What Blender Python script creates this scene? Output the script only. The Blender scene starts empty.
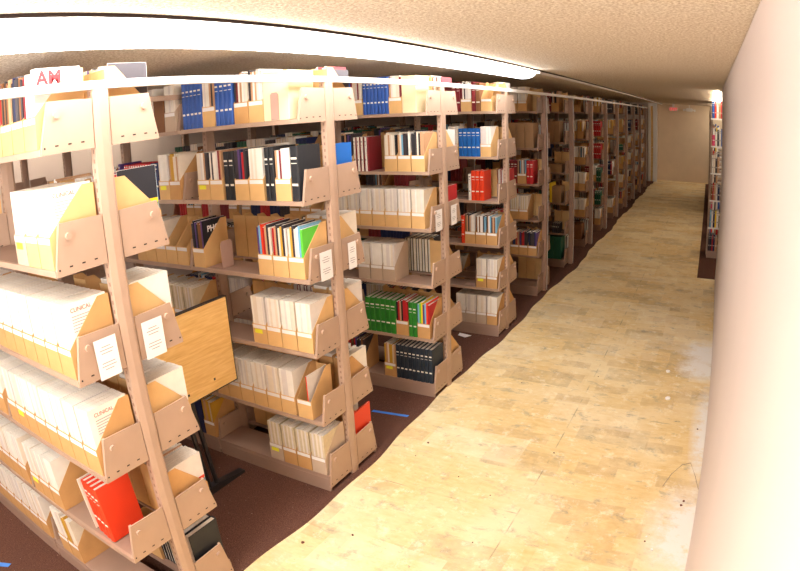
import bpy, math, random
from mathutils import Matrix, Vector
R = random.Random(7)
COL = bpy.context.scene.collection
D = 1.2721            # spacing of the ranges
H = 2.13              # height of the posts
SEC = .84             # one shelf section
LEV = [1.922, 1.543, 1.172, .797, .417, .03]   # lower corner of the end brackets, top shelf first
CEIL = 2.296

# ------------------------------------------------------------------ materials
def newmat(name, col, rough=.6, metal=0, emit=0, noise=0, nscale=20, bump=0, bscale=60, spec=.5):
    m = bpy.data.materials.new(name); m.use_nodes = True
    nt = m.node_tree; b = nt.nodes['Principled BSDF']
    b.inputs['Base Color'].default_value = (*col, 1); b.inputs['Roughness'].default_value = rough
    b.inputs['Metallic'].default_value = metal; b.inputs['Specular IOR Level'].default_value = spec
    if emit:
        b.inputs['Emission Color'].default_value = (*col, 1); b.inputs['Emission Strength'].default_value = emit
    tc = nt.nodes.new('ShaderNodeTexCoord')
    if noise:
        n = nt.nodes.new('ShaderNodeTexNoise'); n.inputs['Scale'].default_value = nscale; n.inputs['Detail'].default_value = 4
        nt.links.new(tc.outputs['Object'], n.inputs['Vector'])
        r = nt.nodes.new('ShaderNodeValToRGB')
        r.color_ramp.elements[0].position = .3; r.color_ramp.elements[1].position = .7
        r.color_ramp.elements[0].color = (*[c * (1 - noise) for c in col], 1)
        r.color_ramp.elements[1].color = (*[min(1, c * (1 + noise * .6)) for c in col], 1)
        nt.links.new(n.outputs['Fac'], r.inputs['Fac']); nt.links.new(r.outputs['Color'], b.inputs['Base Color'])
    if bump:
        n2 = nt.nodes.new('ShaderNodeTexNoise'); n2.inputs['Scale'].default_value = bscale; n2.inputs['Detail'].default_value = 3
        nt.links.new(tc.outputs['Object'], n2.inputs['Vector'])
        bp = nt.nodes.new('ShaderNodeBump'); bp.inputs['Strength'].default_value = bump; bp.inputs['Distance'].default_value = .01
        nt.links.new(n2.outputs['Fac'], bp.inputs['Height']); nt.links.new(bp.outputs['Normal'], b.inputs['Normal'])
    return m

def s(r, g, b):
    f = lambda c: (c / 255 / 12.92) if c < 11 else ((c / 255 + .055) / 1.055) ** 2.4
    return (f(r), f(g), f(b))

M = {
 'metal': newmat('painted_metal', s(180,150,128), .45, noise=.05, nscale=9),
 'metal2': newmat('shelf_metal', s(164,134,116), .5, noise=.06, nscale=7),
 'metal_far_shade': newmat('painted_metal_shaded', s(146,112,90), .5, noise=.05, nscale=9), 'panel': newmat('brown_board', s(158,122,86), .8, noise=.06, nscale=9),  # far-range metal: same paint, darkened so its colour holds their shade
 'dark': newmat('dark_slot_shadow', s(45,30,24), .8),
 'kraft': newmat('kraft_board', s(222,178,118), .75, noise=.07, nscale=12),
 'kraft2': newmat('kraft_board_brown', s(205,156,98), .75, noise=.08, nscale=12),
 'grey': newmat('grey_board', s(196,172,148), .75, noise=.05, nscale=12),
 'label': newmat('label_paper', s(240,234,230), .7),
 'yellow': newmat('yellow_sticker', s(240,236,60), .6),
 'white': newmat('journal_white', s(240,232,220), .6, noise=.04, nscale=30),
 'white2': newmat('journal_ivory', s(232,218,198), .6, noise=.05, nscale=30),
 'white3': newmat('journal_grey_white', s(224,214,206), .6, noise=.05, nscale=30),
 'pages': newmat('page_edges', s(236,228,214), .8, noise=.1, nscale=90),
 'beige': newmat('journal_beige', s(214,196,160), .7, noise=.08, nscale=40),
 'ink': newmat('ink', s(150,142,140), .8),
 'inkred': newmat('red_ink', s(226,104,90), .7),
 'inkblack': newmat('black_ink', s(30,28,34), .7),
 'foil': newmat('foil', s(236,230,214), .4),
 'blue': newmat('blue_cloth', s(42,86,168), .55), 'blue2': newmat('bright_blue_cloth', s(24,104,190), .5),
 'navy': newmat('navy_cloth', s(24,34,78), .6), 'black': newmat('black_cloth', s(34,34,38), .6),
 'blkblue': newmat('blue_black_cloth', s(36,46,58), .6),
 'maroon': newmat('maroon_cloth', s(128,32,38), .6), 'red': newmat('red_cloth', s(186,30,34), .55),
 'orange': newmat('orange_red_cloth', s(232,62,26), .5), 'green': newmat('green_cloth', s(44,132,40), .55),
 'dkgreen': newmat('dark_green_cloth', s(20,86,58), .55), 'teal': newmat('teal_cloth', s(30,130,150), .55),
 'brown': newmat('brown_cloth', s(130,84,48), .7), 'yel': newmat('yellow_cover', s(246,206,28), .5),
 'lime': newmat('green_cover', s(96,200,60), .5), 'pink': newmat('pink_cover', s(222,70,110), .5),
 'sky': newmat('sky_cover', s(120,176,206), .5), 'tan': newmat('tan_cover', s(196,150,110), .6),
 'gold': newmat('gold_cover', s(206,158,52), .5), 'char': newmat('charcoal_cover', s(58,50,54), .5),
 'purple': newmat('purple_cover', s(86,60,120), .5), 'cream': newmat('cream_board', s(240,222,178), .7, noise=.03),
 'oak': None, 'steel': newmat('bookend_metal', s(186,152,136), .45), 'white_metal': newmat('white_metal', s(238,232,226), .4),
 'blackmetal': newmat('black_metal', s(40,36,36), .4), 'tape': newmat('blue_tape', s(60,130,220), .5),
 'lamp': newmat('lamp_diffuser', (.97,.985,1.0), .4, emit=13.5), 'lamp2': newmat('lamp_diffuser_side', (1.0,.90,.74), .4, emit=8.5), 'lamp3': newmat('lamp_diffuser_weak', (1.0,.88,.72), .4, emit=6),
 'exit': newmat('exit_red', s(230,60,60), .5, emit=.6),
 'wall': newmat('wall_paint', s(214,198,190), .7, noise=.02, nscale=2, bump=.06, bscale=120),
 'wall_back': newmat('back_wall_paint', s(226,204,176), .8, noise=.05, nscale=3),
 'dust': newmat('plaster_dust', s(240,232,222), .95), 'plaster': newmat('plaster_bit', s(246,240,232), .9),
 'crumb': newmat('brown_crumb', s(110,60,40), .9), 'wire': newmat('wire_metal', s(176,150,120), .5),
}
def nodes(m): return m.node_tree, m.node_tree.nodes['Principled BSDF']
def mix(nt, fac, a, b, mode='MIX'):
    n = nt.nodes.new('ShaderNodeMix'); n.data_type = 'RGBA'; n.blend_type = mode
    for k, v in ((0, fac), (6, a), (7, b)):
        if isinstance(v, (int, float)): n.inputs[k].default_value = v
        elif isinstance(v, tuple): n.inputs[k].default_value = (*v, 1) if len(v) == 3 else v
        else: nt.links.new(v, n.inputs[k])
    return n.outputs[2]
def ramp(nt, src, p0, p1, c0=(0,0,0), c1=(1,1,1)):
    r = nt.nodes.new('ShaderNodeValToRGB'); e = r.color_ramp.elements
    e[0].position, e[1].position = p0, p1; e[0].color, e[1].color = (*c0, 1), (*c1, 1)
    nt.links.new(src, r.inputs['Fac']); return r.outputs['Color']
def noise(nt, vec, scale, detail=4, rough=.5, dist=0):
    n = nt.nodes.new('ShaderNodeTexNoise'); n.inputs['Scale'].default_value = scale; n.inputs['Detail'].default_value = detail
    n.inputs['Roughness'].default_value = rough; n.inputs['Distortion'].default_value = dist
    nt.links.new(vec, n.inputs['Vector']); return n.outputs['Fac']
def mapping(nt, scale=(1,1,1), rot=(0,0,0), loc=(0,0,0)):
    tc = nt.nodes.new('ShaderNodeTexCoord'); mp = nt.nodes.new('ShaderNodeMapping')
    mp.inputs['Scale'].default_value = scale; mp.inputs['Rotation'].default_value = rot; mp.inputs['Location'].default_value = loc
    nt.links.new(tc.outputs['Object'], mp.inputs['Vector']); return mp.outputs['Vector']

def banded(k, sel, col2):
    """mix col2 into material k where the sel(nt, x, y, z) mask is 1 (object coordinates)"""
    m = M[k].copy(); m.name = k + '_marked'; nt, b = nodes(m)
    tc = nt.nodes.new('ShaderNodeTexCoord'); sx = nt.nodes.new('ShaderNodeSeparateXYZ'); nt.links.new(tc.outputs['Object'], sx.inputs[0])
    def mt(op, a, c=None, d=None):
        n = nt.nodes.new('ShaderNodeMath'); n.operation = op
        for q, v in enumerate((a, c, d)):
            if v is None: continue
            if isinstance(v, (int, float)): n.inputs[q].default_value = v
            else: nt.links.new(v, n.inputs[q])
        return n.outputs[0]
    fac = sel(mt, sx.outputs[0], sx.outputs[1], sx.outputs[2])
    src = b.inputs['Base Color'].links[0].from_socket if b.inputs['Base Color'].links else tuple(b.inputs['Base Color'].default_value)
    nt.links.new(mix(nt, fac, src, col2), b.inputs['Base Color']); return m
def book_sel(mt, x, y, z):
    a = mt('COMPARE', z, .199, .0045); c = mt('COMPARE', z, .077, .005); d = mt('COMPARE', z, .176, .0018)
    return mt('MULTIPLY', mt('MULTIPLY', mt('MAXIMUM', mt('MAXIMUM', a, c), d), mt('LESS_THAN', y, .0006)), mt('GREATER_THAN', x, .006))
CLOTH = ['blue','blue2','navy','black','blkblue','maroon','red','orange','green','dkgreen','teal','brown','char','purple','sky','white','beige','tan','yel','pink','white2','white3']
for k in CLOTH: M['v_' + k] = banded(k, book_sel, s(236,230,214) if k not in ('white','beige','white2','white3','yel') else s(120,110,110))
def slot_sel(mt, x, y, z):
    fz = mt('FRACT', mt('DIVIDE', z, .0317)); return mt('MULTIPLY', mt('MULTIPLY', mt('LESS_THAN', fz, .42), mt('COMPARE', x, -.018, .0045)), mt('GREATER_THAN', mt('ABSOLUTE', y), .0315))
M['post'] = banded('metal', slot_sel, s(142,110,92))

def floor_material():
    m = newmat('worn_underlayment_floor', (1,1,1), .75); nt, b = nodes(m)
    v = mapping(nt)
    br = nt.nodes.new('ShaderNodeTexBrick'); nt.links.new(v, br.inputs['Vector'])
    br.inputs['Scale'].default_value = 1; br.inputs['Brick Width'].default_value = .46; br.inputs['Row Height'].default_value = .23
    br.inputs['Mortar Size'].default_value = .0015; br.inputs['Mortar Smooth'].default_value = .6
    br.inputs['Color1'].default_value = (*s(232,204,146), 1); br.inputs['Color2'].default_value = (*s(224,190,128), 1)
    br.inputs['Mortar'].default_value = (*s(206,172,116), 1)
    base = br.outputs['Color']
    def amt(f, k): return mix(nt, 1.0, f, (k, k, k), 'MULTIPLY')
    grain = noise(nt, mapping(nt, (5, 14, 1)), 2.5, 6, .65)
    base = mix(nt, .55, base, ramp(nt, grain, .3, .72, s(216,178,110), s(242,220,166)))
    cloud = noise(nt, v, 1.6, 6, .62, .3)
    base = mix(nt, amt(ramp(nt, cloud, .42, .66), .8), base, s(240,222,180))
    def patches(w, h, loc, lo, hi, k, col, rot=0):
        nonlocal base
        pt = nt.nodes.new('ShaderNodeTexBrick'); nt.links.new(mapping(nt, (1,1,1), (0,0,rot), loc), pt.inputs['Vector'])
        pt.inputs['Scale'].default_value = 1; pt.inputs['Brick Width'].default_value = w; pt.inputs['Row Height'].default_value = h
        pt.inputs['Mortar Size'].default_value = 0; pt.inputs['Color1'].default_value = (0,0,0,1); pt.inputs['Color2'].default_value = (1,1,1,1); pt.offset = .5
        f = mix(nt, 1.0, ramp(nt, pt.outputs['Color'], lo, hi), ramp(nt, noise(nt, v, 7, 6, .75), .34, .6), 'MULTIPLY')
        base = mix(nt, amt(f, k), base, col)
    patches(.46, .23, (.1,.07,0), .74, .8, .5, s(176,152,116))
    patches(.24, .12, (.3,.37,0), .80, .84, .5, s(196,160,110))
    patches(.6, .3, (.7,.17,0), .72, .8, .5, s(248,234,200))
    sm = ramp(nt, noise(nt, mapping(nt, (2.0, 3.2, 1), (0,0,.6)), 3.2, 8, .75, .4), .55, .68)
    base = mix(nt, amt(sm, .75), base, s(160,146,124))
    hi = ramp(nt, noise(nt, v, 9, 7, .8), .54, .66)
    base = mix(nt, amt(hi, .6), base, s(250,240,212))
    sm2 = ramp(nt, noise(nt, mapping(nt, (5, 9, 1), (0,0,-.5)), 3.0, 7, .75, 1.0), .63, .70)
    base = mix(nt, amt(sm2, .8), base, s(112,106,98))
    seam = nt.nodes.new('ShaderNodeTexBrick'); nt.links.new(mapping(nt, (1,1,1), (0,0,math.pi/2), (.0,-.97,0)), seam.inputs['Vector'])
    seam.inputs['Scale'].default_value = 1; seam.inputs['Brick Width'].default_value = 2.44; seam.inputs['Row Height'].default_value = 1.22
    seam.inputs['Mortar Size'].default_value = .006; seam.inputs['Mortar Smooth'].default_value = 1
    seam.inputs['Color1'].default_value = seam.inputs['Color2'].default_value = (0,0,0,1); seam.inputs['Mortar'].default_value = (.6,.6,.6,1)
    base = mix(nt, mix(nt, 1.0, seam.outputs['Color'], ramp(nt, noise(nt, v, 6, 4), .48, .62), 'MULTIPLY'), base, s(110,96,80))
    # plaster dust along the foot of the white wall
    dn = noise(nt, v, 9, 6, .75)
    for (x, y, sx, sy) in ((1.87, .10, .30, .50), (1.87, 2.55, .34, .38), (1.87, 1.2, .12, .8), (1.80, 2.2, .25, .3)):
        gr = nt.nodes.new('ShaderNodeTexGradient'); gr.gradient_type = 'SPHERICAL'
        nt.links.new(mapping(nt, (1/sx, 1/sy, 1), (0,0,0), (-x/sx, -y/sy, 0)), gr.inputs['Vector'])
        f = mix(nt, 1.0, gr.outputs['Color'], ramp(nt, dn, .25, .6), 'MULTIPLY')
        base = mix(nt, ramp(nt, f, .04, .45), base, s(240,234,224))
    nt.links.new(base, b.inputs['Base Color'])
    return m
M['floor'] = floor_material()

def carpet_material():
    m = newmat('brown_carpet', (1,1,1), .95, spec=.1); nt, b = nodes(m)
    v = mapping(nt)
    c = ramp(nt, noise(nt, v, 190, 2, .7), .32, .7, s(66,40,31), s(122,84,70))
    c = mix(nt, ramp(nt, noise(nt, v, 2.5, 5, .6), .35, .7), c, mix(nt, .5, c, s(88,60,48)))
    fleck = ramp(nt, noise(nt, v, 70, 1, .5), .76, .8)
    c = mix(nt, mix(nt, 1.0, fleck, (.5,.5,.5), 'MULTIPLY'), c, s(196,168,148))
    nt.links.new(c, b.inputs['Base Color'])
    bp = nt.nodes.new('ShaderNodeBump'); bp.inputs['Strength'].default_value = .5; bp.inputs['Distance'].default_value = .004
    nt.links.new(noise(nt, v, 220, 2), bp.inputs['Height']); nt.links.new(bp.outputs['Normal'], b.inputs['Normal'])
    return m
M['carpet'] = carpet_material()

def popcorn(name, a, bcol):
    m = newmat(name, (1,1,1), .95, spec=.1); nt, b = nodes(m)
    v = mapping(nt)
    n = noise(nt, v, 84, 3, .7)
    c = ramp(nt, n, .38, .62, a, bcol)
    nt.links.new(c, b.inputs['Base Color'])
    bp = nt.nodes.new('ShaderNodeBump'); bp.inputs['Strength'].default_value = .9; bp.inputs['Distance'].default_value = .008
    nt.links.new(n, bp.inputs['Height']); nt.links.new(bp.outputs['Normal'], b.inputs['Normal'])
    return m
M['ceil'] = popcorn('popcorn_ceiling', s(204,186,162), s(252,242,226))

def oak():
    m = newmat('oak_laminate', (1,1,1), .4); nt, b = nodes(m)
    c = ramp(nt, noise(nt, mapping(nt, (1, 3, 40)), 2.2, 5, .6, .4), .3, .72, s(216,166,92), s(240,200,130))
    nt.links.new(c, b.inputs['Base Color']); return m
M['oak'] = oak()

# ------------------------------------------------------------------ mesh helper
class MB:
    def __init__(self): self.v = []; self.f = []; self.m = []; self.mats = []
    def mi(self, k):
        if k not in self.mats: self.mats.append(k)
        return self.mats.index(k)
    def box(self, x0, x1, y0, y1, z0, z1, mat, fm=None):
        """fm: dict face -> material; faces -z +z -y +y -x +x"""
        b = len(self.v)
        self.v += [(x, y, z) for z in (z0, z1) for y in (y0, y1) for x in (x0, x1)]
        fs = {'-z': (0,2,3,1), '+z': (4,5,7,6), '-y': (0,1,5,4), '+y': (2,6,7,3), '-x': (0,4,6,2), '+x': (1,3,7,5)}
        for k, f in fs.items():
            self.f.append(tuple(b + i for i in f)); self.m.append(self.mi((fm or {}).get(k, mat)))
        return self
    def prism(self, pts, axis, a0, a1, mat):
        """closed polygon extruded along an axis ('x','y','z')"""
        b = len(self.v); n = len(pts)
        def P(p, a): return {'x': (a, p[0], p[1]), 'y': (p[0], a, p[1]), 'z': (p[0], p[1], a)}[axis]
        self.v += [P(p, a0) for p in pts] + [P(p, a1) for p in pts]
        k = self.mi(mat)
        self.f.append(tuple(b + i for i in range(n))[::-1]); self.m.append(k)
        self.f.append(tuple(b + n + i for i in range(n))); self.m.append(k)
        for i in range(n):
            j = (i + 1) % n
            self.f.append((b + i, b + j, b + n + j, b + n + i)); self.m.append(k)
        return self
    def tube(self, pts, r, mat, n=8):
        pts = [Vector(p) for p in pts]; k = self.mi(mat); b = len(self.v)
        for i, p in enumerate(pts):
            d = (pts[min(i+1, len(pts)-1)] - pts[max(i-1, 0)]).normalized()
            a = d.orthogonal().normalized() if abs(d.z) < .9 else Vector((1,0,0))
            a = (a - d * a.dot(d)).normalized(); c = d.cross(a)
            for j in range(n):
                t = 2*math.pi*j/n; self.v.append(tuple(p + (a*math.cos(t) + c*math.sin(t)) * r))
        for i in range(len(pts)-1):
            for j in range(n):
                q = (j+1) % n
                self.f.append((b+i*n+j, b+i*n+q, b+(i+1)*n+q, b+(i+1)*n+j)); self.m.append(k)
        self.f.append(tuple(b+j for j in range(n))[::-1]); self.m.append(k)
        e = b+(len(pts)-1)*n; self.f.append(tuple(e+j for j in range(n))); self.m.append(k)
        return self
    def mesh(self, name):
        me = bpy.data.meshes.new(name); me.from_pydata(self.v, [], self.f)
        for k in self.mats: me.materials.append(M[k])
        me.polygons.foreach_set('material_index', self.m); me.update()
        import bmesh
        bm = bmesh.new(); bm.from_mesh(me); bmesh.ops.recalc_face_normals(bm, faces=bm.faces); bm.to_mesh(me); bm.free()
        return me
    def build(self, name, parent=None, bevel=0, loc=None):
        o = bpy.data.objects.new(name, self.mesh(name)); COL.objects.link(o)
        if parent: o.parent = parent
        if loc: o.location = loc
        if bevel:
            b = o.modifiers.new('bevel', 'BEVEL'); b.width = bevel; b.segments = 2; b.limit_method = 'ANGLE'
        return o

def tag(o, label, cat, group=None):
    o['label'] = label; o['category'] = cat
    if group: o['group'] = group
    return o
def struct(o): o['kind'] = 'structure'; return o
def empty(name, loc=(0,0,0)):
    o = bpy.data.objects.new(name, None); COL.objects.link(o); o.location = loc; o.empty_display_size = .05; return o
def inst(name, mesh, loc, rot=None, parent=None, scale=None):
    o = bpy.data.objects.new(name, mesh); COL.objects.link(o); o.location = loc
    if rot: o.rotation_euler = rot
    if scale: o.scale = scale
    if parent: o.parent = parent
    return o
def text(name, body, size, mat, loc, parent=None, rot=(math.pi/2, 0, math.pi/2), align='LEFT', bold=0.0, sx=1):
    c = bpy.data.curves.new(name, 'FONT'); c.body = body; c.size = size; c.align_x = align; c.offset = bold; c.extrude = .0002
    c.materials.append(M[mat]); tmp = bpy.data.objects.new(name, c); COL.objects.link(tmp); bpy.context.view_layer.update()
    me = bpy.data.meshes.new_from_object(tmp.evaluated_get(bpy.context.evaluated_depsgraph_get())); bpy.data.objects.remove(tmp)
    o = bpy.data.objects.new(name, me); COL.objects.link(o)
    o.location = loc; o.rotation_euler = rot; o.scale = (sx, 1, 1)
    if parent: o.parent = parent
    return o

# ------------------------------------------------------------------ room
XL, XR, Y0, Y1 = -4.6, 4.2, -4.6, 16.15
XW, YW = 1.8735, 4.85
struct(MB().box(XL, XR, Y0, Y1, -.1, 0, 'floor').build('floor'))
def carpet(name, x0, pts, y0, y1):
    m = MB(); m.prism([(x0, y0)] + pts + [(x0, y1)], 'z', 0.0, .006, 'carpet'); return struct(m.build(name))
edge = []
y = Y0
while y < 15.6:
    edge.append((.022 + .022 * math.sin(y * 2.45 + 1.9) + .008 * math.sin(y * 9.3) + .05 * min(1, max(0, (y - 2) / 3)), y)); y += .06
carpet('floor_carpet', XL + .01, edge, Y0 + .01, 15.6)
carpet('floor_carpet_far', XR - .01, [(1.648, 5.02), (1.648, 15.9)], 5.02, 15.9)
struct(MB().box(XL, XR, Y0, Y1, CEIL, CEIL + .1, 'ceil').build('ceiling'))
struct(MB().box(XL - .1, XL, Y0, Y1, 0, CEIL, 'wall').build('wall_left'))
struct(MB().box(XR, XR + .1, Y0, Y1, 0, CEIL, 'wall').build('wall_east'))
struct(MB().box(XL, XR, Y0 - .1, Y0, 0, CEIL, 'wall').build('wall_rear'))
struct(MB().box(XL, XR, Y1, Y1 + .1, 0, CEIL, 'wall_back').build('wall_back'))
wr = MB().box(XW, XW + .3, Y0, YW, 0, CEIL, 'wall').build('wall_right', bevel=.02); struct(wr)
struct(MB().box(.245, .285, 2.62, Y1, CEIL - .028, CEIL, 'white_metal').box(.286, .291, Y0, Y1, CEIL - .012, CEIL, 'dark').build('trim_1'))  # thin dark strip puts the shadow line beside the trim into colour
# door at the end of the left row
dr = MB().box(-.10, -.02, 15.5, 15.62, 0, CEIL, 'white_metal').box(-.02, .05, 15.52, 15.60, 0, 2.2, 'oak').box(.05, .17, 15.5, 15.62, 0, 2.2, 'white_metal')
dr.box(-.02, .17, 15.5, 15.62, 2.2, CEIL, 'white_metal').box(-1.6, -.10, 15.54, 15.62, 0, CEIL, 'wall').box(.05, .13, 15.62, Y1, 0, CEIL, 'wall')
d = struct(dr.build('door_1')); MB().tube([(.03, 15.51, 1.0), (.03, 15.46, 1.0), (.10, 15.46, 1.0)], .01, 'white_metal').build('door_handle', d)

# ------------------------------------------------------------------ shelving
def post_mesh(xs):
    m = MB(); w, t = .032, .034
    # aisle face with a folded (two-tone) flange
    m.prism([(-t, -w), (0, -w), (.006, -.006), (.006, .020), (0, w), (-t, w)], 'z', 0, H - .019, 'post')
    return m
def bracket_mesh(base=False, sgn=1):
    """side plate in the plane x=0, y from the post outwards"""
    m = MB(); h = .165 if not base else .20
    t = .0022
    m.prism([(.036, 0), (.240, 0), (.240, .012), (.205, h), (.036, h - .004)], 'x', -t, t, 'metal')
    m.prism([(.225, .004), (.241, .004), (.206, h), (.196, h)], 'x', -.010, -t, 'metal')
    for y in (.075, .125, .175):
        m.box(t - .001, t + .0006, y, y + .013, .022, .0265, 'dark')
    m.box(t - .001, t + .0006, .224, .230, .018, .024, 'dark')
    # round button
    k = 12; c = (.178, h - .045)
    m.prism([(c[0] + .0115 * math.cos(a * 2 * math.pi / k), c[1] + .0115 * math.sin(a * 2 * math.pi / k)) for a in range(k)], 'x', t, t + .009, 'metal')
    return m
def recolor(me, pairs):
    c = me.copy()
    for q, mt in enumerate(c.materials):
        for a, b in pairs:
            if mt == M[a]: c.materials[q] = M[b]
    return c
def flipy(m):
    m.v = [(x, -y, z) for x, y, z in m.v]; return m
BR = {(sg, b): (bracket_mesh(b) if sg > 0 else flipy(bracket_mesh(b))).mesh('bracket') for sg in (1, -1) for b in (False, True)}
POST = post_mesh(0).mesh('upright_post')
def deck_mesh(base, sg):
    m = MB(); L = SEC - .012
    if base:
        m.box(-L, 0, .036, .238, .055, .075, 'metal2').box(-L, 0, .226, .240, -.025, .055, 'metal2')
    else:
        m.box(-L, 0, .036, .238, .012, .020, 'metal2').box(-L, 0, .228, .242, 0, .021, 'metal')
    return m if sg > 0 else flipy(m)
DECK = {(sg, b): deck_mesh(b, sg).mesh('shelf') for sg in (1, -1) for b in (False, True)}
FARSWAP = [('metal', 'metal_far_shade'), ('metal2', 'metal_far_shade'), ('post', 'metal_far_shade')]
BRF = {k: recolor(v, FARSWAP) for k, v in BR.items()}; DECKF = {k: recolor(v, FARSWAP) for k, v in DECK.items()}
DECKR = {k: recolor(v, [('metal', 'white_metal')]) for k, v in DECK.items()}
POSTF = MB().box(-.05, 0, -.032, .030, 0, H - .019, 'metal_far_shade').box(-.01, .002, .026, .032, 0, H - .019, 'white_metal').mesh('upright_post')  # pale strip paints the lit edge of the shaded far posts
ORD = ['first','second','third','fourth','fifth','sixth','seventh','eighth','ninth','tenth','eleventh','twelfth','thirteenth','fourteenth','fifteenth','sixteenth','seventeenth','eighteenth','nineteenth','twentieth','twenty-first','twenty-second']
def ordn(n): return ORD[n] if n < len(ORD) else 'far'
ROWN = ['top','second','third','fourth','fifth','bottom']
def rangename(i): return 'nearest' if i == 0 else ORD[i]
def setback(i): return 0 if i < 4 or i >= 20 else (.025 if i == 4 else .048)
def make_range(i, y, nsec, x0=0, label=None, mirror=False):
    root = empty('shelving_range', (x0, y, 0)); sx = -1 if mirror else 1
    if mirror: root.rotation_euler = (0, 0, math.pi)
    tag(root, label, 'shelving', None)
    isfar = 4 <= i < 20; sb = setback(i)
    for k in range(nsec + 1):
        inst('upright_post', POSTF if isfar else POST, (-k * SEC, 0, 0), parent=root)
    for k in range(nsec):
        for r, z in enumerate(LEV):
            for sg in (-1, 1):
                b = (r == 5); kk = (sg, b)
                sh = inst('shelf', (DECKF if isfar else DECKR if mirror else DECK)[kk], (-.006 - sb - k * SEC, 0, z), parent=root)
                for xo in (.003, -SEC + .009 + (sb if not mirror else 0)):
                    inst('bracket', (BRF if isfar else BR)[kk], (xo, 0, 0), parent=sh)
    return root

LIM = {'journal': 300, 'magazine': 290, 'magazine_file': 290, 'bound_volume': 290}
CNT = {}
STUFF = []   # (mesh data, matrix) for what is past the count
# ---- contents
def journal_mesh(t, h, d, cov, spine=None):
    m = MB()
    m.box(0, t, 0, d, 0, h, cov, {'+z': 'pages', '-z': 'pages', '+y': 'pages', '-y': spine or cov})
    return m.mesh('journal')
JW = [journal_mesh(t, h, .178, c) for t in (.0123,) for h, c in ((.250, 'white'), (.251, 'white2'), (.2495, 'white3'), (.2505, 'white'))]
JB = [journal_mesh(.0123, h, .178, c) for h, c in ((.240, 'beige'), (.244, 'white2'), (.238, 'beige'), (.242, 'white3'))]
PAL = {
 'm': ['tan','white3','purple','char','white','sky','white2','sky','orange','gold','lime','red','char','yel'],
 'd': ['char','inkblack','purple','char','red','brown','black','tan','navy'],
 'p': ['white','white','tan','white2','white3','maroon','white','char'],
 'k': ['gold','tan','white2','gold','beige'],
 't': ['white','char','white2','sky','white','black','tan'],
 's': ['sky','white3','tan','char','sky','white','brown'],
}
JM = {}
def magmesh(c, j):
    k = (c, j)
    if k not in JM: JM[k] = journal_mesh(.0122, .236 + .008 * j, .172, c)
    return JM[k]
def file_mesh(mat, w=.094, hb=.248, hf=.105):
    m = MB(); t = .002; d = .192
    prof = [(0, 0), (d, 0), (d, hb), (d - .045, hb), (0, hf)]
    m.prism(prof, 'x', 0, t, mat); m.prism(prof, 'x', w - t, w, mat)
    m.box(t, w - t, 0, t, 0, hf, mat); m.box(t, w - t, d - t, d, 0, hb - .01, mat); m.box(t, w - t, t, d - t, 0, t, mat)
    return m.mesh('magazine_file')
FM = {k: file_mesh(v) for k, v in (('k', 'kraft'), ('b', 'kraft2'), ('g', 'grey'))}
LBL = MB().box(.004, .090, -.0012, -.0002, .082, .101, 'label').mesh('file_label')
STK = MB().box(.014, .066, -.0012, -.0002, .056, .078, 'yellow').mesh('sticker')
def vol_mesh(mat, t, h, d=.176):
    c = .003; return MB().prism([(0, .005), (.005, 0), (t - .005, 0), (t, .005), (t, d), (t - c, d), (t - c, c + .003), (c, c + .003), (c, d), (0, d)], 'z', 0, h, 'v_' + mat).mesh('bound_volume')
VC = {}
def volparts(mat, t, h):
    k = (mat, t, h)
    if k not in VC:
        VC[k] = (vol_mesh(mat, t, h), MB().box(.0032, t - .0032, .0065, .172, .003, h - .004, 'pages').mesh('page_block'))
    return VC[k]
MASS = [False]
def count(kind):
    if MASS[0]: return False
    CNT[kind] = CNT.get(kind, 0) + 1; return CNT[kind] <= LIM[kind]

def place(mesh, kind, loc, rot, label, cat, group, parts=()):
    """a counted thing, or, past the limit, part of the mass"""
    if count(kind):
        o = inst(kind, mesh, loc, rot); tag(o, label, cat, group)
        for n, pm in parts: inst(n, pm, (0, 0, 0), None, o)
        return o
    mw = Matrix.Translation(loc) @ (Matrix.Rotation(rot[2], 4, 'Z') @ Matrix.Rotation(rot[1], 4, 'Y') @ Matrix.Rotation(rot[0], 4, 'X') if rot else Matrix())
    STUFF.append((kind, mesh, mw))
    for n, pm in parts: STUFF.append((kind, pm, mw))
    return None

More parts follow.
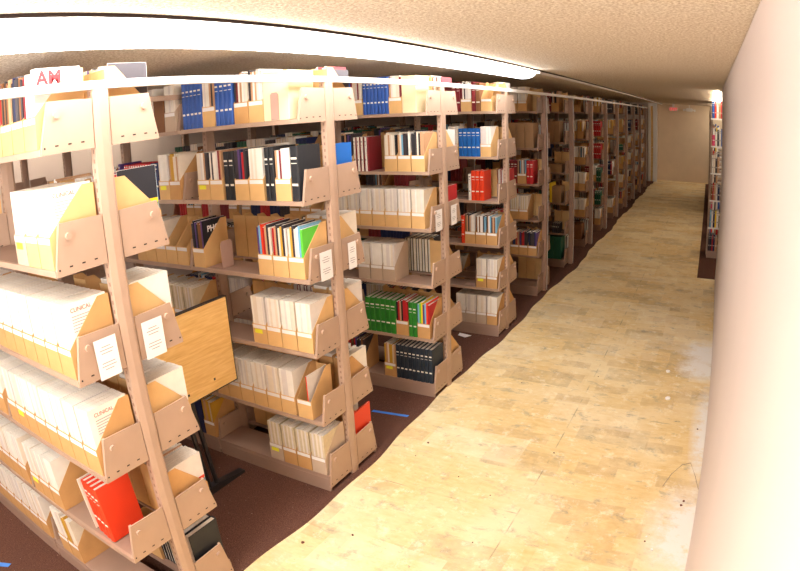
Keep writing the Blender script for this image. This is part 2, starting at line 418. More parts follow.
CN = {'w': 'white journals', 'c': 'beige journals', 'm': 'colorful magazines', 'd': 'dark magazines', 'p': 'white and red magazines',
      'k': 'gold and cream magazines', 't': 'black and white magazines', 's': 'pale blue magazines', 'e': '', 'o': 'one white and red magazine'}
FN = {'k': 'kraft', 'b': 'brown', 'g': 'grey'}
def fill(i, r, side, yc, spec, xr=None, where=None, x0=0, base_label=None):
    """spec: tokens laid from the aisle end to the left. side -1 = facing the camera"""
    z = LEV[r] + (.0765 if r == 5 else .0215)
    xr = xr if xr is not None else (-.036 if r == 0 else -.022)
    x0 -= setback(i); x = x0 + xr; nf = 0; nv = 0; nb = 0; side_txt = '' if side < 0 else ', rear side'
    loc_txt = where or f'{ROWN[r]} shelf, {rangename(i)} range{side_txt}'
    def L(xa, t0):   # world position & rotation of something whose local x runs 0..w, y runs front..back
        if side < 0: return (xa - t0, yc - .236, z), 0.0
        return (xa, yc + .236, z), math.pi
    for tok in spec.split():
        k = tok[0]
        wid = {'F': .094, 'B': .11}.get(k, 0)
        if k == 'V': a = tok[1:].split(':'); wid = (int(a[1]) if len(a) > 1 else 1) * ((int(a[2]) if len(a) > 2 else 34) / 1000 + .003)
        if k == 'C': wid = float(tok.split(':')[1]) / 100
        lim = setback(i) + x0 - SEC * (math.floor((x0 - x) / SEC) + 1) + .014 + (.004 if i >= 4 else 0)
        if wid and x - wid < lim: print('CLIP', i, r, side, tok, round(x - wid - lim, 3)); continue
        if k == 'G': x -= float(tok[1:]) / 100; continue
        if k == '|':   # next section
            x = x0 - SEC * int(tok[1:]) - .022; continue
        if k == 'F':   # F<content><board>[y][n]
            c, bd = tok[1], tok[2]; y = 'y' in tok[3:]; lean = 'l' in tok[3:]; lean2 = 'r' in tok[3:]
            w = .094
            (lx, ly, lz), rz = L(x, w)
            if rz: lx = x   # rotated: extends to -x
            o1 = ordn(nf); nf += 1
            cont = CN.get(c, '')
            lab = f'{FN[bd]} file ' + (f'of {cont}' if cont else 'standing empty') + f', {o1} from aisle, {loc_txt}'
            if y and len(lab.split()) <= 14: lab = 'yellow-stickered ' + lab
            if len(lab.split()) > 16: lab = lab.replace(', rear side', ' rear')
            parts = [('file_label', LBL)] if (i < 5 and not 'n' in tok[3:]) else []
            if y: parts.append(('sticker', STK))
            M0 = Matrix.Translation((lx, ly, lz)) @ Matrix.Rotation(rz, 4, 'Z')
            place(FM[bd], 'magazine_file', (lx, ly, lz), (0, 0, rz), lab, 'magazine file', None, parts)
            # contents
            if c == 'e': x -= .099; continue
            n = 7 if c not in 'o' else 1
            if c == 'o': n = 1
            if 'h' in tok[3:]: n = 4
            nm = 'journal' if c in 'wc' else 'magazine'
            g = f'{cont} in the {o1} file, {loc_txt}'
            xx = .0030
            step = .0126
            for j in range(n):
                if c == 'w': me = JW[R.randrange(4)]
                elif c == 'c': me = JB[(j + i + r) % 4]
                elif c == 'm': me = magmesh(PAL['m'][(j * 3 + nf * 5 + i) % 14], j % 3)
                elif c == 'o': me = journal_mesh(.006, .24, .172, 'white3', 'orange'); xx = .070
                else:
                    p = PAL[c]; me = magmesh(p[R.randrange(len(p))], R.randrange(3))
                dz = R.uniform(0, .004); dy = .004 + R.uniform(0, .0022)
                a = 0
                lp = M0 @ Vector((xx, dy, .0025 + 0 * dz))
                one = {'w': 'thin white journal', 'c': 'thin beige journal', 'm': 'slim magazine with bright spine', 'd': 'slim magazine with dark spine', 'p': 'slim white or red magazine',
                       'k': 'slim gold or cream magazine', 't': 'slim black or white magazine', 's': 'slim magazine with pale spine', 'o': 'single white magazine with red spine'}[c]
                place(me, nm, tuple(lp), (0, 0, rz), f'{one} in {o1} file from aisle, {loc_txt}', nm, g)
                xx += step
            x -= .099; continue
        if k == 'V':   # V<mat>:<n>:<t mm>:<h cm>
            a = tok[1:].split(':'); mat = a[0]; n = int(a[1]) if len(a) > 1 else 1
            t = (int(a[2]) if len(a) > 2 else 34) / 1000; h = (float(a[3]) if len(a) > 3 else 24.5) / 100
            me, pg = volparts(mat, t, h)
            cname = {'blkblue': 'blue-black', 'dkgreen': 'dark green', 'blue2': 'bright blue', 'orange': 'orange-red', 'char': 'charcoal', 'yel': 'yellow', 'tan': 'tan'}.get(mat, mat)
            st = nv
            for j in range(n):
                (lx, ly, lz), rz = L(x, t)
                place(me, 'bound_volume', (lx, ly + R.uniform(-.002, .002), lz), (0, 0, rz),
                      f'{cname} bound volume, {ordn(nv)} bound book from aisle, {loc_txt}', 'book', f'{cname} bound volumes, {loc_txt}',
                      [('page_block', pg)])
                nv += 1; x -= t + .003
            continue
        if k == 'B':   # bookend
            (lx, ly, lz), rz = L(x, .11)
            m = MB().prism([(.0, 0), (.0, .13), (.012, .145), (.078, .145), (.09, .13), (.09, 0)], 'x', .108, .110, 'steel').box(0, .108, .01, .08, 0, .0015, 'steel')
            o = m.build('bookend'); o.location = (lx, ly + (.02 if side < 0 else -.02), lz); o.rotation_euler = (0, 0, rz)
            tag(o, f'tan metal bookend, {loc_txt}', 'bookend'); x -= .113; continue
        if k == 'C':   # closed box: C<mat>:<w cm>:<h cm>
            a = tok[1:].split(':'); mat = a[0]; w = float(a[1]) / 100; h = float(a[2]) / 100
            (lx, ly, lz), rz = L(x, w)
            cn = {'cream': 'cream', 'kraft': 'kraft', 'kraft2': 'brown', 'grey': 'grey', 'dkgreen': 'dark green', 'brown': 'brown', 'panel': 'dull brown', 'navy': 'navy', 'yel': 'yellow'}.get(mat, mat)
            o = MB().box(0, w, 0, .19, 0, h - .004, mat).box(.001, w - .001, .001, .189, h - .004, h, mat).build('archive_box', bevel=.0015)
            o.location = (lx, ly, lz); o.rotation_euler = (0, 0, rz)
            MB().box(-.0008, w + .0008, -.0008, .1908, h - .045, h + .0008, mat).build('lid', o, bevel=.001)
            nb += 1; tag(o, f'{cn} closed storage box, {ordn(nb - 1)} box from aisle, {loc_txt}', 'box'); x -= w + .003; continue

NR = 13
near = {
 0: ['Fpk Fdk Fdk Fdk Fdb Fdk Fpk', 'Fwk Fwk Fwgy G13 |1 Fek Fwk Fwk Fwk Fwk Fwk Fwk Fwk', 'Fwb Fwb Fwb Fwb Fwb Fwb Fwb Fwb |1 Fwb Fwb Fwb Fwb Fwb Fwb Fwb Fwb',
     'Fwb Fwb Fwb Fwb Fwb Fwb Fwby Fwb |1 Fwb Fwb Fwb Fwb Fwb Fwb Fwb Fwb', 'G50 Fwb Fwb Fwby |1 Fwb Fwb Fwb Fwb Fwb', 'G53 Fkb Fwb Fwb |1 Fwb Fwb Fwb Fwb Fwb Fwb Fwb Fwb'],
 1: ['G2 Ccream:15.5:23 Fpk Fpb G.5 Vblue:4:29:24 Fpk Vblue:5:29:25 |1 Fwg Cbrown:9:20 Fwk Cgrey:9:23 Fwg',
     'G.5 Vblack:1:44:25.5 Fpk Vblack:2:27:25.5 G1 Fwk Fdk Vblack:2:34:24.5 G1 Fpk Fpky |1 Fkb Fwky Vnavy:2:30:21 Vpurple:1:26:20 Vred:10:22:21 G4 Vpurple:1:22:22 Vbrown:1:20:20 Vwhite:3:18:21 Vsky:9:24:21',
     'G.8 Fmk Fmk Fmk G28 B G0 Fdk |1 Fek Fek Fck Fkk Fwk', 'Fwk Fwk Fwk Fwky |1 Fck Fck Fck Fck Fck', 'G5 Fok G1 Fwk Fwk Fwk Fwk Fwk Fwk', 'Fcg Fcb Fcb Fcgy |1 Fkb Cnavy:14:26'],
 2: ['G4 Ccream:10:24 Fpk Vblue:7:25:24.5 Fpk Vblue:3:24:25', 'G1 Ftk Ftk Ftk B G.5 Vmaroon:1:10:23 Vwhite:1:16:23 Vmaroon:1:8:23 Vwhite:1:16:23 Vmaroon:1:8:23 Vwhite:1:16:23 Vmaroon:1:8:23 Vwhite:1:16:23 Fdk', 'G2.5 Fwk Fwk Fwk Fwk Fwk Fwk Fwgy', 'G26 Fwg Fwg Fwg', 'G1 Fmb Vgreen:2:30:24.5 Fdb Vgreen:4:38:24.5 Vgreen:2:38:24.5', 'Vblkblue:9:29:25 Fkby G16 Fdb Fdb'],
 3: ['G1 Fek Vbrown:1:40:24 Vmaroon:1:34:25 Fpk Vmaroon:4:36:25', 'G4 Fwk Vblue2:4:36:23.5 Vblue2:1:36:23.5 Fwk Vteal:1:30:23', 'B Vorange:3:36:25 Vwhite:1:24:22', 'Fsb Fsb Fsb Vorange:1:30:24', 'Fwb Fwby G1 B', 'Fwb Fwg Fwg Fwg'],
 4: ['G8 Fwb Fwb Fwb', 'G3 Cpanel:9:26 Cpanel:9:26 Cpanel:9:26', 'G4 Vred:2:34:24 Fsb Vmaroon:4:32:24', 'G10 Fcb Fcb', 'Fdb Fdb Fdb', 'G40'],
 5: ['G4 Ftb Vmaroon:4:30:24', 'G5 Cpanel:8:26 Cpanel:8:26 Cpanel:8:26', 'G3 Cpanel:24:10', 'G4 Cpanel:6:20 Cpanel:5:20 Cyel:3:24', 'G6 Vchar:4:20:12', 'G3 Cdkgreen:10:28 Cdkgreen:10:28'],
 6: ['G4 Feb Fcb', 'G2 Fkb Fwb', 'Ftb Fwb Vmaroon:4:30:22', 'Fwb Fwb Fcb', 'Fwb Fwb', 'G4 Cbrown:14:22'],
 7: ['Fkb Fdb', 'Vred:6:32:24', 'Vred:6:32:24', 'Vdkgreen:2:36:22 Fwb Vmaroon:3:30:24', 'Vdkgreen:3:32:22 Fpb', 'Fwb Cbrown:12:20'],
 8: ['Vchar:3:30:24 Fdb', 'Fkb Fkb Vblack:3:26:20', 'G10 Fdb', 'Vwhite:1:20:24 Vred:1:20:24 Vnavy:2:26:24 Fwb', 'Cbrown:16:22 Fdb', 'Fwb G8'],
 9: ['Fdb Fdb', 'Fkb Cbrown:14:22', 'Vdkgreen:3:34:12', 'Fkb Fdb', 'Fcb Fcb', 'Fdb Fwb'],
 10: ['Vchar:3:30:24', 'Vnavy:2:30:24 Vmaroon:3:30:24', 'Fwb Fwb', 'Fwb Fdb', 'Fpb', 'Vbrown:4:30:22'],
 11: ['Vchar:3:30:24', 'Vmaroon:3:34:25 Fdb', 'Fcb Fwb', 'Fwb Fcb', 'Fwb', 'Fdb'],
 12: ['Fdb Fwb', 'Fwb Fsb', 'Fsb Fwb', 'Fsb', 'Fwb Fsb', 'Fdb'],
}
far = {
 0: ['Ftk Fdk Fwk Fek Fdk', 'Fmk Fmk Fwk Fek Fpk', 'Fwk Fwk G10 Fek |1 Fek', 'Fwk Fwk Fwk Fek', 'Fwb Fsb Fwb Fek', 'Vblack:2:30:24 Vwhite:2:20:24 Vblack:1:20:24 Vwhite:1:20:24 Vblack:4:18:24 Fek'],
 1: ['Fpk Vblue:3:28:24 Fwk Fek Fdk Fek Fek |1 Fwk Fek Fwk', 'G2 Vblue2:1:40:24 Fek Fek Vdkgreen:5:30:24 Fwk Fek |1 Vsky:4:20:20 Fdk Vred:4:26:22 Fek', 'G1 Fwk Fwk Vblack:1:30:24 Fek Fek Fek Fek Fek', 'Fwk Fwk Vmaroon:1:20:24 Vwhite:1:20:24 Vmaroon:1:20:24 Vwhite:1:20:24 Vmaroon:1:20:24 Vwhite:1:20:24 Fek Fek Fek', 'Fpb Fwb Fwb Fek', 'Vorange:1:12:24 Fob Fob G20 Vblack:2:24:24 Fek Fek Fek'],
 2: ['Vmaroon:2:30:24 Fwk Fwk Fek', 'Fwk Fek Fdk Fek Fek', 'Vred:1:34:24 Fek Fek Vdkgreen:8:30:20', 'G4 Fek Vblack:1:20:24 Vbeige:1:20:24 Vblack:1:20:24 Vbeige:1:20:24 Vblack:1:20:24 Vbeige:1:20:24 Vblack:1:20:24 Vbeige:1:20:24 Vblack:1:20:24', 'G4 Fek Fek Fek Fek Fek', 'Fek Fwk Fek'],
 3: ['Fwk Fek Fek', 'Fek Fek Fek', 'Vred:3:30:24 Fek', 'Fek Vred:2:34:24', 'Fek Fek Fek', 'Fek Fek'],
 4: ['Fek Fwk Fek', 'Vmaroon:4:30:24', 'Fek Fek', 'Fek Fek Fek', 'Fek Fek', 'Fek Fek Fek'],
 5: ['Fek Fek', 'Vmaroon:5:30:24', 'Fek Fek', 'Fek', 'Fek Fek', 'Vbrown:4:30:24'],
 6: ['Vmaroon:4:30:24', 'Vmaroon:4:30:24', 'Vmaroon:4:30:24', 'Fek', 'Fek Fek', 'Vbrown:4:30:24'],
}
NSEC = {0: 2, 1: 4, 2: 3, 3: 3, 4: 3, 5: 2, 6: 2, 7: 2, 8: 2}
for i in range(NR):
    yc = (i - 1) * D - (.008 if i == 0 else 0)
    ns = NSEC.get(i, 1)
    extra = {0: 'two sections long', 1: 'four sections long'}.get(i, 'seen end on')
    make_range(i, yc, ns, label=f'tan metal double-sided shelving range, {rangename(i)} from the front of the row')
# right-hand ranges, ends on the far side of the aisle
RRN = 7
for j in range(RRN):
    yc = 6.40 + j * D
    make_range(20 + j, yc, 1, x0=1.74, label=f'tan shelving range on the right of the aisle, {ORD[j]} beyond the white wall', mirror=True)

# big-picture order so the nearest things are counted first
for i in range(NR):
    yc = (i - 1) * D - (.008 if i == 0 else 0)
    for r, sp in enumerate(near[i]): fill(i, r, -1, yc, sp)
for i, rr in far.items():
    yc = (i - 1) * D - (.008 if i == 0 else 0)
    for r, sp in enumerate(rr): fill(i, r, 1, yc, sp)

# right-hand range: its books face the camera; x runs the other way
def right_books(j, specs):
    yc = 6.40 + j * D
    for r, sp in enumerate(specs):
        z = LEV[r] + (.0765 if r == 5 else .0215); x = 1.762; n = 0
        for tok in sp.split():
            mat, t, h = tok.split(':'); t = int(t) / 1000; h = int(h) / 100
            me, pg = volparts(mat, t, h)
            nm = {'char': 'charcoal', 'yel': 'yellow', 'sky': 'pale blue', 'orange': 'orange-red', 'blkblue': 'blue-black'}.get(mat, mat)
            place(me, 'bound_volume', (x, yc - .236, z), (0, 0, 0), f'{nm} book, {ordn(n)} from aisle, {ROWN[r]} shelf, {ORD[j]} range right of aisle', 'book', f'{nm} books, {ROWN[r]} shelf, {ORD[j]} range right of aisle', [('page_block', pg)])
            x += t + .003; n += 1
RB = ['blue:34:23 orange:24:23 white:30:23 tan:26:22 red:30:24', 'pink:40:15 white:30:20 char:20:22 white3:30:23 blue:30:24', 'white:24:24 white2:24:25 char:24:20 tan:30:22',
      'brown:22:22 red:16:24 tan:24:23 white3:24:22 navy:30:22', 'sky:24:24 white:22:22 navy:22:22 yel:20:23 white:30:24', 'char:22:22 blkblue:24:23 red:18:22 navy:24:23 tan:30:20']
right_books(0, RB)
right_books(1, RB[::-1])

MASS[0] = True
for j in range(2, RRN): right_books(j, RB[j % 3:] + RB[:j % 3])
POOL = ['Fwb', 'Fwb', 'Fcb', 'Fdb', 'Feb', 'Feb', 'Fsb', 'Vmaroon:4:30:24', 'Vchar:3:30:24', 'Vdkgreen:3:30:24', 'Vbrown:4:28:23', 'Vred:3:30:24', 'Vnavy:3:30:24']
for i in range(2, 9):
    for sec in range(1, NSEC[i]):
        for r in range(6):
            for sg in (-1, 1):
                fill(i, r, sg, (i - 1) * D, f'|{sec} ' + ' '.join(R.choice(POOL) for _ in range(8)))
for i in range(7, NR):
    for r in range(6): fill(i, r, 1, (i - 1) * D, ' '.join(R.choice(POOL) for _ in range(8)))
MASS[0] = False

# ---- the mass past the counts
if STUFF:
    for kind in sorted({k for k, _, _ in STUFF}):
        v, f, mi, mats = [], [], [], []
        for kk, me, mw in STUFF:
            if kk != kind: continue
            b = len(v); v += [tuple(mw @ p.co) for p in me.vertices]
            for p in me.polygons:
                f.append(tuple(b + q for q in p.vertices)); mt = me.materials[p.material_index]
                if mt not in mats: mats.append(mt)
                mi.append(mats.index(mt))
        me = bpy.data.meshes.new('shelved_' + kind); me.from_pydata(v, [], f)
        for mt in mats: me.materials.append(mt)
        me.polygons.foreach_set('material_index', mi); me.update()
        o = bpy.data.objects.new({'journal': 'packed_journals', 'magazine': 'packed_magazines', 'magazine_file': 'packed_files', 'bound_volume': 'packed_volumes'}[kind], me)
        COL.objects.link(o); o['kind'] = 'stuff'
        tag(o, f'remaining {kind.replace("_", " ")}s packed on the farther shelves of the ranges', kind.replace('_', ' '))

# ------------------------------------------------------------------ loose, leaning and special things
# leaning orange-red books on the nearest range
z4 = LEV[4] + .0215
YA = -D - .008
for j in range(4):
    me, pg = volparts('orange', .029, .245)
    x = -.175 - j * .032
    o = inst('bound_volume', me, (x, YA - .225 + .004 * j, z4 + .002), (0, -.10, 0))
    inst('page_block', pg, (0, 0, 0), None, o)
    tag(o, f'orange-red bound volume leaning on the fifth shelf of the nearest range, {ORD[j]} of four', 'book')
me = journal_mesh(.007, .235, .17, 'white2'); o = inst('magazine', me, (-.300, YA - .214, z4 + .002), (0, -.12, 0))
tag(o, 'thin ivory booklet leaning against the four orange-red volumes', 'booklet')

def cover_text(x, yc, r, word, size, mat, lines=5, obj=None, dz=.222, bold=.0002, name='cover_title', y0=-.215):
    """printing on the cover that faces the aisle of the outermost item"""
    z = LEV[r] + (.0765 if r == 5 else .0215)
    t = text(name, word, size, mat, (x, yc + y0, z + dz), rot=(math.pi/2, 0, math.pi/2), bold=bold)
    m = MB()
    for k in range(lines):
        m.box(x - .0003, x + .0003, yc + y0 + .002, yc + y0 + .08 - .012 * (k % 3), z + dz - .016 - .010 * k, z + dz - .0135 - .010 * k, 'ink')
    return t, m
def reparent(child, parent):
    bpy.context.view_layer.update()
    child.parent = parent; child.matrix_parent_inverse = parent.matrix_world.inverted()
def outer_item(name, x, yc, r, spec, label, cat, title=None, size=.02, tmat='inkred', lines=5, t=.004, dz=.222, h=.252, y0=-.205, sub=None, bold=.0002):
    z = LEV[r] + (.0765 if r == 5 else .0215)
    o = inst(name, journal_mesh(t, h, .176, spec), (x - t, yc - .231, z + .0025)); tag(o, label, cat)
    if title:
        tt, m = cover_text(x + .0004, yc, r, title, size, tmat, lines, y0=y0, dz=dz, bold=bold); reparent(tt, o)
        if lines: reparent(m.build('cover_print'), o)
    return o
xe = -.0262
for r in (1, 2, 3):
    outer_item('journal', -.0242, YA, r, 'white', f'white journal with red cover title at the aisle end, {ROWN[r]} shelf, nearest range', 'journal', 'CLINICAL', .020, 'inkred', 6, t=.0005, h=.252)

# covers on the top shelf and the photography magazines
o = outer_item('magazine', -.0382, YA, 0, 'white3', 'magazine with large red letters on its cover, aisle end of the top shelf, nearest range', 'magazine', 'AM', .066, 'red', 0, t=.0005, dz=.2, h=.252, y0=-.224, bold=.002)
def banner(x, y0, y1, z0, z1, label, colors=('inkblack', 'yel', 'green')):
    m = MB().box(x - .0005, x - .0001, y0, y1, z0, z1, 'white3').build('magazine'); tag(m, label, 'magazine')
    h = z1 - z0
    MB().box(x, x + .0002, y0 + .001, y1 - .001, z0 + .001, z0 + h * .50, colors[2]).box(x, x + .0002, y0 + .001, y1 - .001, z0 + h * .50, z0 + h * .56, colors[1]).box(x, x + .0002, y0 + .001, y1 - .001, z0 + h * .56, z1 - .001, colors[0]).build('cover_print', m)
pm = outer_item('magazine', -.022 - .008 - 3 * .099 - .28 - .113 - .0022, D * 0, 2, 'inkblack', 'black photography magazine with white title facing the aisle, third shelf, second range', 'magazine', 'PHOTO', .045, 'label', 0, t=.0005, dz=.19, h=.25, y0=-.195, bold=.0015)

zb = LEV[1] + .0245
banner(-.0244, YA + .058, YA + .230, zb, zb + .265, 'black, yellow and green magazine in the first rear file, second shelf, nearest range')
zb = LEV[0] + .0245
banner(-.0384, YA + .058, YA + .230, zb, zb + .255, 'charcoal, yellow and teal magazine in the first rear file, top shelf, nearest range', ('char', 'yel', 'teal'))

zb = LEV[4] + .0245
banner(-.0244, YA + .058, YA + .230, zb, zb + .252, 'white and teal magazine with orange band, first rear file, fifth shelf, nearest range', ('white3', 'orange', 'teal'))
m = MB().prism([(-.165, 2.075 - .13), (-.115, 2.075 - .13), (-.115, 2.075 - .01), (-.125, 2.075), (-.155, 2.075), (-.165, 2.075 - .01)], 'y', -.2395, -.238, 'steel').build('bookend')
tag(m, 'tan metal bookend standing in front of the cream box, top shelf, second range', 'bookend')

# range signs: paper sheets fixed to the brackets
def sign(y0, y1, z0, z1, label):
    m = MB().box(.0072, .0078, y0, y1, z0, z1, 'label').build('paper_sign'); tag(m, label, 'sign')
    k = MB(); w = y1 - y0; yc = (y0 + y1) / 2
    for j, (f, zf) in enumerate(((.4, .78), (.62, .70), (.5, .62), (.6, .38), (.66, .30), (.4, .22))):
        k.box(.0078, .0080, yc - w * f / 2, yc + w * f / 2, z0 + (z1 - z0) * zf, z0 + (z1 - z0) * zf + .0028, 'ink')
    k.build('lettering', m)
for ii, (a, b, c, d2) in ((0, (-1.437, -1.343, -1.226, -1.131)), (1, (-.163, -.065, .078, .150)), (2, (1.085, 1.185, 1.33, 1.42))):
    sign(a, b, 1.167, 1.307, f'white printed paper sign on the near bracket, third shelf of the {rangename(ii)} range')
    sign(c, d2, 1.167, 1.305, f'white printed paper sign on the rear bracket, third shelf of the {rangename(ii)} range')

# overhead tie bar that joins the tops of the posts
b = MB().box(-.030, .004, Y0 + .05, 14.3, H - .018, H + .010, 'white_metal').build('tie_bar', bevel=.002)
tag(b, 'long pale metal tie bar running over the tops of all the posts', 'metal bar')
b2 = MB().box(-SEC - .018, -SEC, -1.33, 1.2, H - .018, H + .010, 'metal').build('tie_bar', bevel=.002)
tag(b2, 'short metal tie bar over the second line of posts, behind the first', 'metal bar')

# ceiling lamps
def lamp(x0, x1, y0, y1, label, z=CEIL, emit='lamp'):
    root = empty('ceiling_lamp', ((x0 + x1) / 2, (y0 + y1) / 2, z)); w = (x1 - x0) / 2; l = (y1 - y0) / 2
    MB().box(-w * .5, w * .5, -l, l, -.022, 0, 'white_metal').build('housing', root)
    prof = [(w * math.cos(a), -.02 - .058 * math.sin(a)) for a in [math.pi * k / 10 for k in range(11)]]
    m = MB(); n = len(prof); k = m.mi(emit)
    secs = [(-l, .55), (-l + .03, .85), (-l + .08, 1), (l - .08, 1), (l - .03, .85), (l, .55)]
    for yy, sc in secs: m.v += [(p[0] * sc, yy, -.02 + (p[1] + .02) * sc) for p in prof]
    for si in range(len(secs) - 1):
        for q in range(n - 1):
            m.f.append((si*n+q, si*n+q+1, (si+1)*n+q+1, (si+1)*n+q)); m.m.append(k)
    m.f.append(tuple(range(n))); m.m.append(k); e = (len(secs)-1)*n; m.f.append(tuple(range(e, e+n))[::-1]); m.m.append(k)
    m.build('diffuser', root)
    tag(root, label, 'lamp'); return root
lamp(.05, .283, -4.4, 2.6, 'long glowing ceiling lamp above the aisle ends of the nearest ranges')
lamp(1.80, 2.0, 5.4, 10.4, 'glowing ceiling lamp over the range ends right of the aisle', emit='lamp2')
lamp(3.0, 3.2, 5.4, 9.5, 'glowing ceiling lamp deeper among the shelving ranges right of the aisle', emit='lamp2')
lamp(1.9, 2.15, 12.4, 15.9, 'added fill lamp over the farthest ranges right of the aisle', emit='lamp2')  # added lamp, placed to brighten the back wall and far floor
lamp(-2.4, -2.2, -4.4, -1.3, 'added out-of-view fill lamp over the stack aisle in front of the nearest range')  # added lamp out of view, lifts the left ceiling and nearest range fronts
lamp(-4.2, -4.0, -3.0, 2.5, 'ceiling lamp close to the white side wall behind the stacks', emit='lamp2')
# exit sign and emergency light on the ceiling at the end of the aisle
e = MB().box(.50, .76, 16.06, 16.09, 2.09, 2.21, 'white_metal').build('exit_sign'); tag(e, 'exit sign with red letters high on the far wall', 'sign')
text('exit_letters', 'EXIT', .115, 'exit', (.63, 16.055, 2.108), e, rot=(math.pi/2, 0, 0), align='CENTER', bold=.004)
MB().box(.60, .66, 16.0, 16.12, 2.21, CEIL, 'white_metal').build('mount', e)
e = empty('emergency_light', (1.12, 16.08, 2.15)); tag(e, 'white twin-head emergency light on the far wall beside the exit sign', 'lamp')
MB().box(-.09, .09, -.04, .065, -.05, .05, 'white_metal').box(-.012, .012, .035, .06, .05, CEIL - 2.151, 'white_metal').build('housing', e)
for sx in (-1, 1):
    MB().tube([(sx * .1, 0, 0), (sx * .16, -.03, -.01), (sx * .165, -.07, -.015)], .035, 'white_metal', 12).build('lamp_head', e)

# folded table between the two nearest ranges
t = empty('folding_table', (-.55, -.66, 0)); tag(t, 'folding table with upturned oak top on black legs between the two nearest ranges', 'table')
MB().box(.028, .052, -.33, .335, .625, 1.085, 'oak').build('tabletop', t)
MB().box(.026, .054, -.334, .339, 1.085, 1.090, 'blackmetal').box(.026, .054, -.334, .339, .620, .625, 'blackmetal').box(.026, .054, .335, .339, .625, 1.085, 'blackmetal').build('edge_band', t)
mm = MB()
for (y_, z_) in ((-.02, .665), (-.2, .67), (.17, .68)): mm.box(.0515, .0535, y_, y_ + .012, z_, z_ + .012, 'blackmetal')
mm.build('screw', t)
for lx in (-.03, -1.1):
    MB().tube([(lx, .06, .05), (lx, -.005, .66)], .014, 'blackmetal').tube([(lx, .115, .05), (lx, .05, .66)], .014, 'blackmetal').box(lx - .02, lx + .02, -.03, .08, .62, .68, 'blackmetal').build('leg', t)
    MB().prism([(-.20, .008), (.33, .008), (.33, .022), (.12, .052), (.04, .052), (-.20, .022)], 'x', lx - .022, lx + .022, 'blackmetal').build('foot', t)
MB().box(-1.1, -.03, .0, .03, .63, .66, 'blackmetal').build('crossbar', t)

# floor bits
tag(MB().prism([(-.30, .665), (-.045, .698), (-.043, .724), (-.30, .690)], 'z', .0062, .0068, 'tape').build('floor_tape'), 'strip of blue tape on the brown carpet before the third range', 'tape')
tag(MB().prism([(-1.06, -1.86), (-.99, -1.80), (-1.0, -1.77), (-1.08, -1.83)], 'z', .0062, .0068, 'tape').build('floor_tape'), 'short scrap of blue tape on the carpet before the nearest range', 'tape')
tag(MB().prism([(-.36, 2.27), (-.235, 2.245), (-.27, 2.18), (-.35, 2.21)], 'z', .0065, .0075, 'label').build('paper_scrap'), 'white paper scrap lying on the carpet under the fourth range', 'paper')
def chip(x, y, r, mat, name, label, cat, group, z=0):
    m = MB(); n = 7; pts = [(x + r * (.7 + .5 * R.random()) * math.cos(2*math.pi*k/n), y + r * (.7 + .5 * R.random()) * math.sin(2*math.pi*k/n)) for k in range(n)]
    m.prism(pts, 'z', z, z + r * .6, mat); o = m.build(name); tag(o, label, cat, group)
for k, (x, y, r) in enumerate([(1.524, 2.062, .018), (1.571, 1.587, .02), (1.692, -.075, .008), (1.647, .02, .005), (1.70, .10, .006), (1.60, 2.0, .006)]):
    chip(x, y, r, 'plaster', 'plaster_chip', ['white plaster chip on the floor, farther of the two large ones', 'white plaster chip on the floor, nearer of the two large ones'][k] if k < 2 else 'tiny white plaster chip on the floor by the white wall', 'plaster chip', None if k < 2 else 'tiny plaster chips by the wall')
for k, (x, y, r) in enumerate([(1.80, .372, .007), (1.79, .33, .008), (1.816, 1.2, .006), (1.645, -.02, .005), (.976, .638, .005), (.227, .464, .007), (.227, .30, .004), (.12, -.67, .009), (.30, -.5, .006), (1.0, 1.8, .004), (.85, -.3, .004), (.55, .2, .004), (.48, 1.5, .004), (.78, .1, .004)]):
    chip(x, y, r, 'crumb', 'floor_crumb', 'small brown crumb lying on the bare floor', 'crumb', 'brown crumbs on the floor')
w = MB().tube([(1.872, .49, .012), (1.84, .56, .05), (1.80, .66, .07), (1.75, .64, .06), (1.70, .57, .035), (1.665, .48, .004)], .0022, 'wire', 6).build('loose_wire'); tag(w, 'thin loose wire curling out from the foot of the white wall', 'wire')
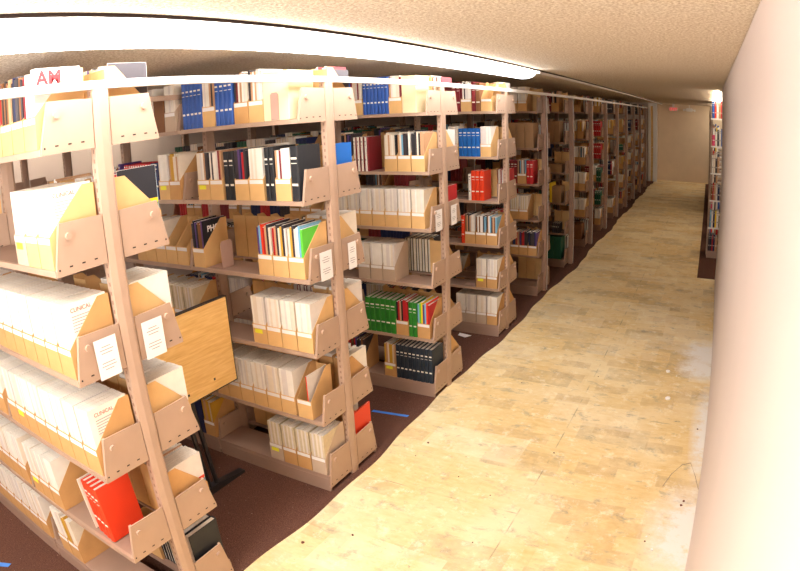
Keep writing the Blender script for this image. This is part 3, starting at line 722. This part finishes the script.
# ------------------------------------------------------------------ light
def area(loc, rot, sx, sy, power, col=(1, .9, .78), spread=math.pi):
    l = bpy.data.lights.new('area', 'AREA'); l.shape = 'RECTANGLE'; l.size = sx; l.size_y = sy; l.energy = power; l.color = col; l.spread = spread
    o = bpy.data.objects.new('fill_light', l); COL.objects.link(o); o.location = loc; o.rotation_euler = rot; return o
area((.5, -3.5, 2.1), (math.radians(50), 0, math.radians(4)), 1.0, .5, 32, (.96, .98, 1))  # unseen soft fill added behind the camera
area((.7, -3.3, 1.5), (math.radians(150), 0, math.radians(0)), .8, .5, 66, (.96, .98, 1))  # unseen added light aimed up, imitates flash bounced off the ceiling
wd = bpy.data.worlds.new('world'); bpy.context.scene.world = wd; wd.use_nodes = True
wd.node_tree.nodes['Background'].inputs[0].default_value = (1, .9, .8, 1); wd.node_tree.nodes['Background'].inputs[1].default_value = .3

# ------------------------------------------------------------------ camera (equisolid fisheye lens)
cam = bpy.data.cameras.new('camera'); co = bpy.data.objects.new('camera', cam); COL.objects.link(co)
cam.type = 'PANO'
F = 609.245; cam.sensor_width = 36; cam.sensor_fit = 'HORIZONTAL'
try:
    cam.panorama_type = 'FISHEYE_EQUISOLID'; cam.fisheye_lens = F * 36 / 800; cam.fisheye_fov = math.radians(180)
except Exception:
    cam.cycles.panorama_type = 'FISHEYE_EQUISOLID'; cam.cycles.fisheye_lens = F * 36 / 800; cam.cycles.fisheye_fov = math.radians(180)
f = Vector((-.4760348, .8343445, -.27795706)); r = Vector((.87373034, .4846218, -.04167737)); u = Vector((-.09993077, .26269939, -.95968894)) * -1
u = r.cross(f)
mw = Matrix((( r.x, u.x, -f.x, 1.70539), (r.y, u.y, -f.y, -2.38843), (r.z, u.z, -f.z, 1.9363), (0, 0, 0, 1)))
co.matrix_world = mw
sc = bpy.context.scene; sc.camera = co
sc.view_settings.view_transform = 'Standard'; sc.view_settings.look = 'None'; sc.view_settings.exposure = 0.12
try: sc.cycles.use_denoising = True; sc.cycles.max_bounces = 8; sc.cycles.diffuse_bounces = 5
except Exception: pass
print('COUNTS', CNT, len(bpy.data.objects))
